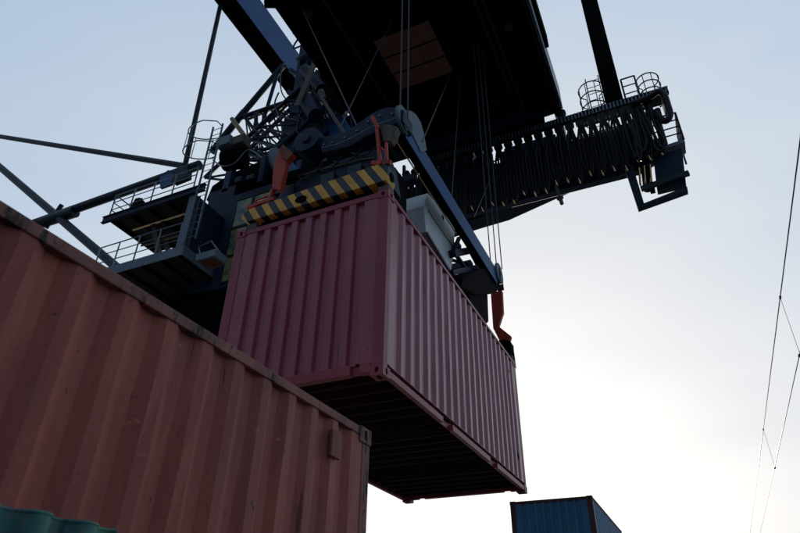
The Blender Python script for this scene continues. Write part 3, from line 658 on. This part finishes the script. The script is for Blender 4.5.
# --- truss between cab and girder
T = 10.4
tr_px = [((240, 117), (283, 66), .16), ((240, 118), (296, 99), .12), ((277, 75), (262, 125), .09), ((212, 152), (244, 112), .18), ((256, 112), (256, 150), .10), ((268, 122), (300, 92), .1),
         ((243, 115), (262, 140), .08), ((262, 140), (290, 108), .06), ((250, 150), (300, 100), .07), ((300, 118), (270, 155), .1), ((286, 100), (310, 140), .08), ((300, 95), (352, 128), .10),
         ((318, 88), (350, 150), .06), ((350, 118), (356, 150), .07), ((330, 100), (300, 150), .12), ((262, 150), (320, 135), .09), ((240, 150), (276, 158), .12), ((225, 165), (262, 130), .08)]
for a, b, r in tr_px: part('truss_member', MB().tube([atY(*a, T), atY(*b, T+.3)], r, 10), M['teal_pipe'] if r > .1 else M['crane'], smooth=True)
T2 = 11.6
for k in range(9):     # grated stair seen through the truss
    a = atY(272+k*7, 168-k*8, T2); b = atY(284+k*7, 160-k*8, T2); part('stair_tread', MB().beam(a, b, .05, .18), M['rail_dark'])
for o_ in (0, 12): part('stair_stringer', MB().beam(atY(266+o_, 170-o_*.6, T2), atY(330+o_, 98-o_*.6, T2), .06, .22), M['rail_dark'])
part('grey_plank', MB().beam(atY(327, 33, 9.0), atY(297, 106, 9.0), .30, .06, up=(0, 1, 0)), M['greybrown'], bevel=.01)
part('strut', MB().beam(atY(320, 95, 8.6), atY(345, 135, 8.6), .16, .12), M['greybrown'], bevel=.01)
part('strut', MB().tube([atY(203+29, 119, 8.6), atY(249, 142, 8.6)], .10, 10), M['ylamp'], smooth=True)
part('gear_motor', MB().tube([atY(305, 70, 9.6), atY(322, 90, 9.6)], .28, 18).tube([atY(298, 62, 9.6), atY(312, 54, 9.8)], .2, 16), M['crane'], smooth=True)
part('gear_motor', MB().tube([atY(306, 100, 9.4), atY(316, 116, 9.4)], .35, 16), M['crane'], smooth=True)
part('beacon', MB().tube([atY(321, 92, 9.2), atY(324, 99, 9.2)], [.16, .1], 14), M['greybrown'], smooth=True)
part('machinery_frame', MB().prism(ypoly([(312, 74), (330, 60), (340, 96), (344, 112), (330, 112), (318, 100)], 10.9), (0, .5, 0)), M['crane'], bevel=.03)
part('machinery_frame', MB().prism(ypoly([(322, 120), (340, 112), (352, 130), (330, 142)], 10.2), (0, .5, 0)), M['crane_blue'], bevel=.03)
for a, b in (((290, 70), (340, 100)), ((300, 60), (338, 72)), ((310, 80), (322, 120)), ((288, 92), (330, 112))):
    part('truss_member', MB().beam(atY(*a, 9.9), atY(*b, 10.1), .16, .2), M['crane'], bevel=.01)
rnd0 = random.Random(11)
cb_ = atY(233, 158, 8.2); part('cable_drum', MB().tube([cb_+V(-.45, 0, .0), cb_+V(.45, .2, .0)], .42, 20), M['black'], smooth=True)
part('junction_box', MB().box(cb_.x-.55, cb_.x+.1, 7.7, 8.2, cb_.z+.38, cb_.z+.85), M['plate_grey'], bevel=.03); part('junction_box', MB().box(cb_.x+.15, cb_.x+.7, 7.8, 8.3, cb_.z+.3, cb_.z+.75), M['greybrown'], bevel=.03)
part('cab_side_wall', MB().box(-12.9, -11.56, G+.1, G+1.0, 8.8, 13.7), M['crane'], bevel=.03)
part('machinery_deck', MB().prism(ypoly([(206, 200), (212, 186), (222, 179), (234, 172), (248, 166), (262, 160), (280, 157), (300, 150), (335, 146), (335, 200), (262, 205), (228, 206)], G+.4), (0, .4, 0)), M['black'], bevel=.03)
for k in range(9): part('deck_fitting', MB().box(-12.3+k*.6, -12.3+k*.6+rnd0.uniform(.2, .5), G+.1, G+.38, 13.1+rnd0.uniform(-.3, .9), 14.2+rnd0.uniform(-.3, .8)), M[rnd0.choice(['crane', 'black', 'rail_dark', 'panel_blue'])], bevel=.03)
rnd = random.Random(3)
def X_(t, lo, hi): return lo+(hi-lo)*t
# two lattice panels: chords with crossed bracing, one behind the other
for (A0, A1, B0, B1, Yd, nb, rr) in (((205, 178), (300, 88), (240, 182), (332, 100), 9.6, 7, .055), ((238, 160), (330, 70), (262, 168), (352, 116), 10.8, 9, .05), ((246, 120), (296, 98), (250, 160), (318, 134), 11.4, 6, .045)):
    ta = lambda t: (A0[0]+(A1[0]-A0[0])*t, A0[1]+(A1[1]-A0[1])*t); tb = lambda t: (B0[0]+(B1[0]-B0[0])*t, B0[1]+(B1[1]-B0[1])*t)
    part('lattice_chord', MB().tube([atY(*ta(0), Yd), atY(*ta(1), Yd)], rr*1.9, 8), M['teal_pipe'], smooth=True)
    part('lattice_chord', MB().tube([atY(*tb(0), Yd), atY(*tb(1), Yd)], rr*1.9, 8), M['crane'], smooth=True)
    for k in range(nb):
        t0, t1 = k/nb, (k+1)/nb
        part('lattice_brace', MB().tube([atY(*ta(t0), Yd), atY(*tb(t1), Yd+.1)], rr, 6), M['rail_dark'], smooth=True)
        part('lattice_brace', MB().tube([atY(*tb(t0), Yd), atY(*ta(t0), Yd+.1)], rr, 6), M['rail_dark'], smooth=True)
        if k % 2: part('lattice_brace', MB().tube([atY(*tb(t0), Yd), atY(*ta(t1), Yd+.2)], rr*.8, 6), M['crane'], smooth=True)
for k in range(10):      # cable bundles hanging through the lattice
    x0, y0 = rnd.uniform(258, 345), rnd.uniform(60, 120); L_ = rnd.uniform(18, 42)
    part('loose_cable', MB().tube(smooth_px([(x0, y0), (x0-4, y0+L_*.4), (x0-2+rnd.uniform(-5, 5), y0+L_*.8), (x0+rnd.uniform(-3, 6), y0+L_)], rnd.uniform(8.8, 10), 4), .035, 6), M['rubber'], smooth=True)
part('cover_box', MB().prism(ypoly([(318, 60), (345, 50), (352, 90), (336, 108), (322, 96)], 9.5), (0, .5, 0)), M['black'], bevel=.03)
part('cover_box', MB().prism(ypoly([(284, 118), (300, 106), (318, 112), (326, 128), (318, 142), (292, 150), (280, 138)], 9.9), (0, .5, 0)), M['crane'], bevel=.03)
part('cover_box', MB().prism(ypoly([(335, 128), (372, 100), (398, 108), (398, 150), (335, 152)], 10.6), (0, .5, 0)), M['black'], bevel=.03)
cage_pts = smooth_px([(213, 160), (222, 166), (235, 163), (248, 150), (262, 158)], 8.0); part('loose_cable', MB().tube(cage_pts, .03, 6), M['rail_grey'], smooth=True)
# small bracket at the girder edge beside the platform
part('edge_bracket', MB().tube(smooth_px([(293, 34), (300, 32), (303, 44), (293, 48), (300, 36)], 10.5, 3), .05, 6), M['rail_dark'], smooth=True)
# dark machinery block behind the spreader under the platform, and its supports
part('machinery_block', MB().box(-9.0, -5.0, G+.7, G+2.4, 10.2, 12.9), M['black'], bevel=.05)
part('machinery_block', MB().box(-3.19, -1.2, G+.75, G+1.2, 11.1, 12.6), M['crane'], bevel=.05)
for k in range(8):
    x = -7.6+k*.62; part('hanging_strap', MB().box(x, x+.09, G-.3, G-.2, 8.6, 11.6), M['rail_dark'])
part('undercarriage', MB().box(-9.0, .45, G-.55, G-.30, 11.82, 12.19).box(.5, 1.2, G-.5, G-.32, 11.80, 11.98), M['crane'], bevel=.02)
part('pump_unit', MB().box(-.5, 1.2, G+.3, G+.9, 11.3, 11.62), M['crane_blue'], bevel=.04)
# leg that carries the whole thing, hidden below by the containers
part('leg', MB().box(-13.2, -11.2, G+.3, G+1.8, GZ, 6.498), M['black'], bevel=.04)

# ------------------------------------------------------------------ overhead line on the right
oh = thing('overhead_line', 'thin overhead railway wires with droppers crossing the sky at right', 'overhead wire', (5, 10, GZ))
def mz(y): return 2.72+.35*math.exp(-((y-1.9)/1e9)) + (y-1.94)*(.38/32.5) if True else 0
def cz(y): return 2.03+(y-6.5)*(.32/20.9)
def wirep(zf, y0, y1, n=50): return [V(5, y0+(y1-y0)*k/n, zf(y0+(y1-y0)*k/n)) for k in range(n+1)]
mb = MB().tube(wirep(mz, -14, 90), .010, 6); mb.build('messenger_wire', M['wire'], oh, smooth=True)
mb = MB().tube(wirep(cz, -14, 90), .010, 6); mb.build('contact_wire', M['wire'], oh, smooth=True)
for y in (atX(783, 305, 5).y-9.5, atX(783, 305, 5).y, atX(766, 438, 5).y):
    d = MB().tube([(5, y, mz(y)), (5.02, y+.2, cz(y+.2))], .004, 5).build('dropper', M['wire'], oh, smooth=True)
    MB().box(4.984, 5.016, y-.04, y+.04, mz(y)-.02, mz(y)+.015).box(4.984, 5.036, y+.16, y+.24, cz(y+.2)-.015, cz(y+.2)+.02).build('wire_clamp', M['wire'], d)
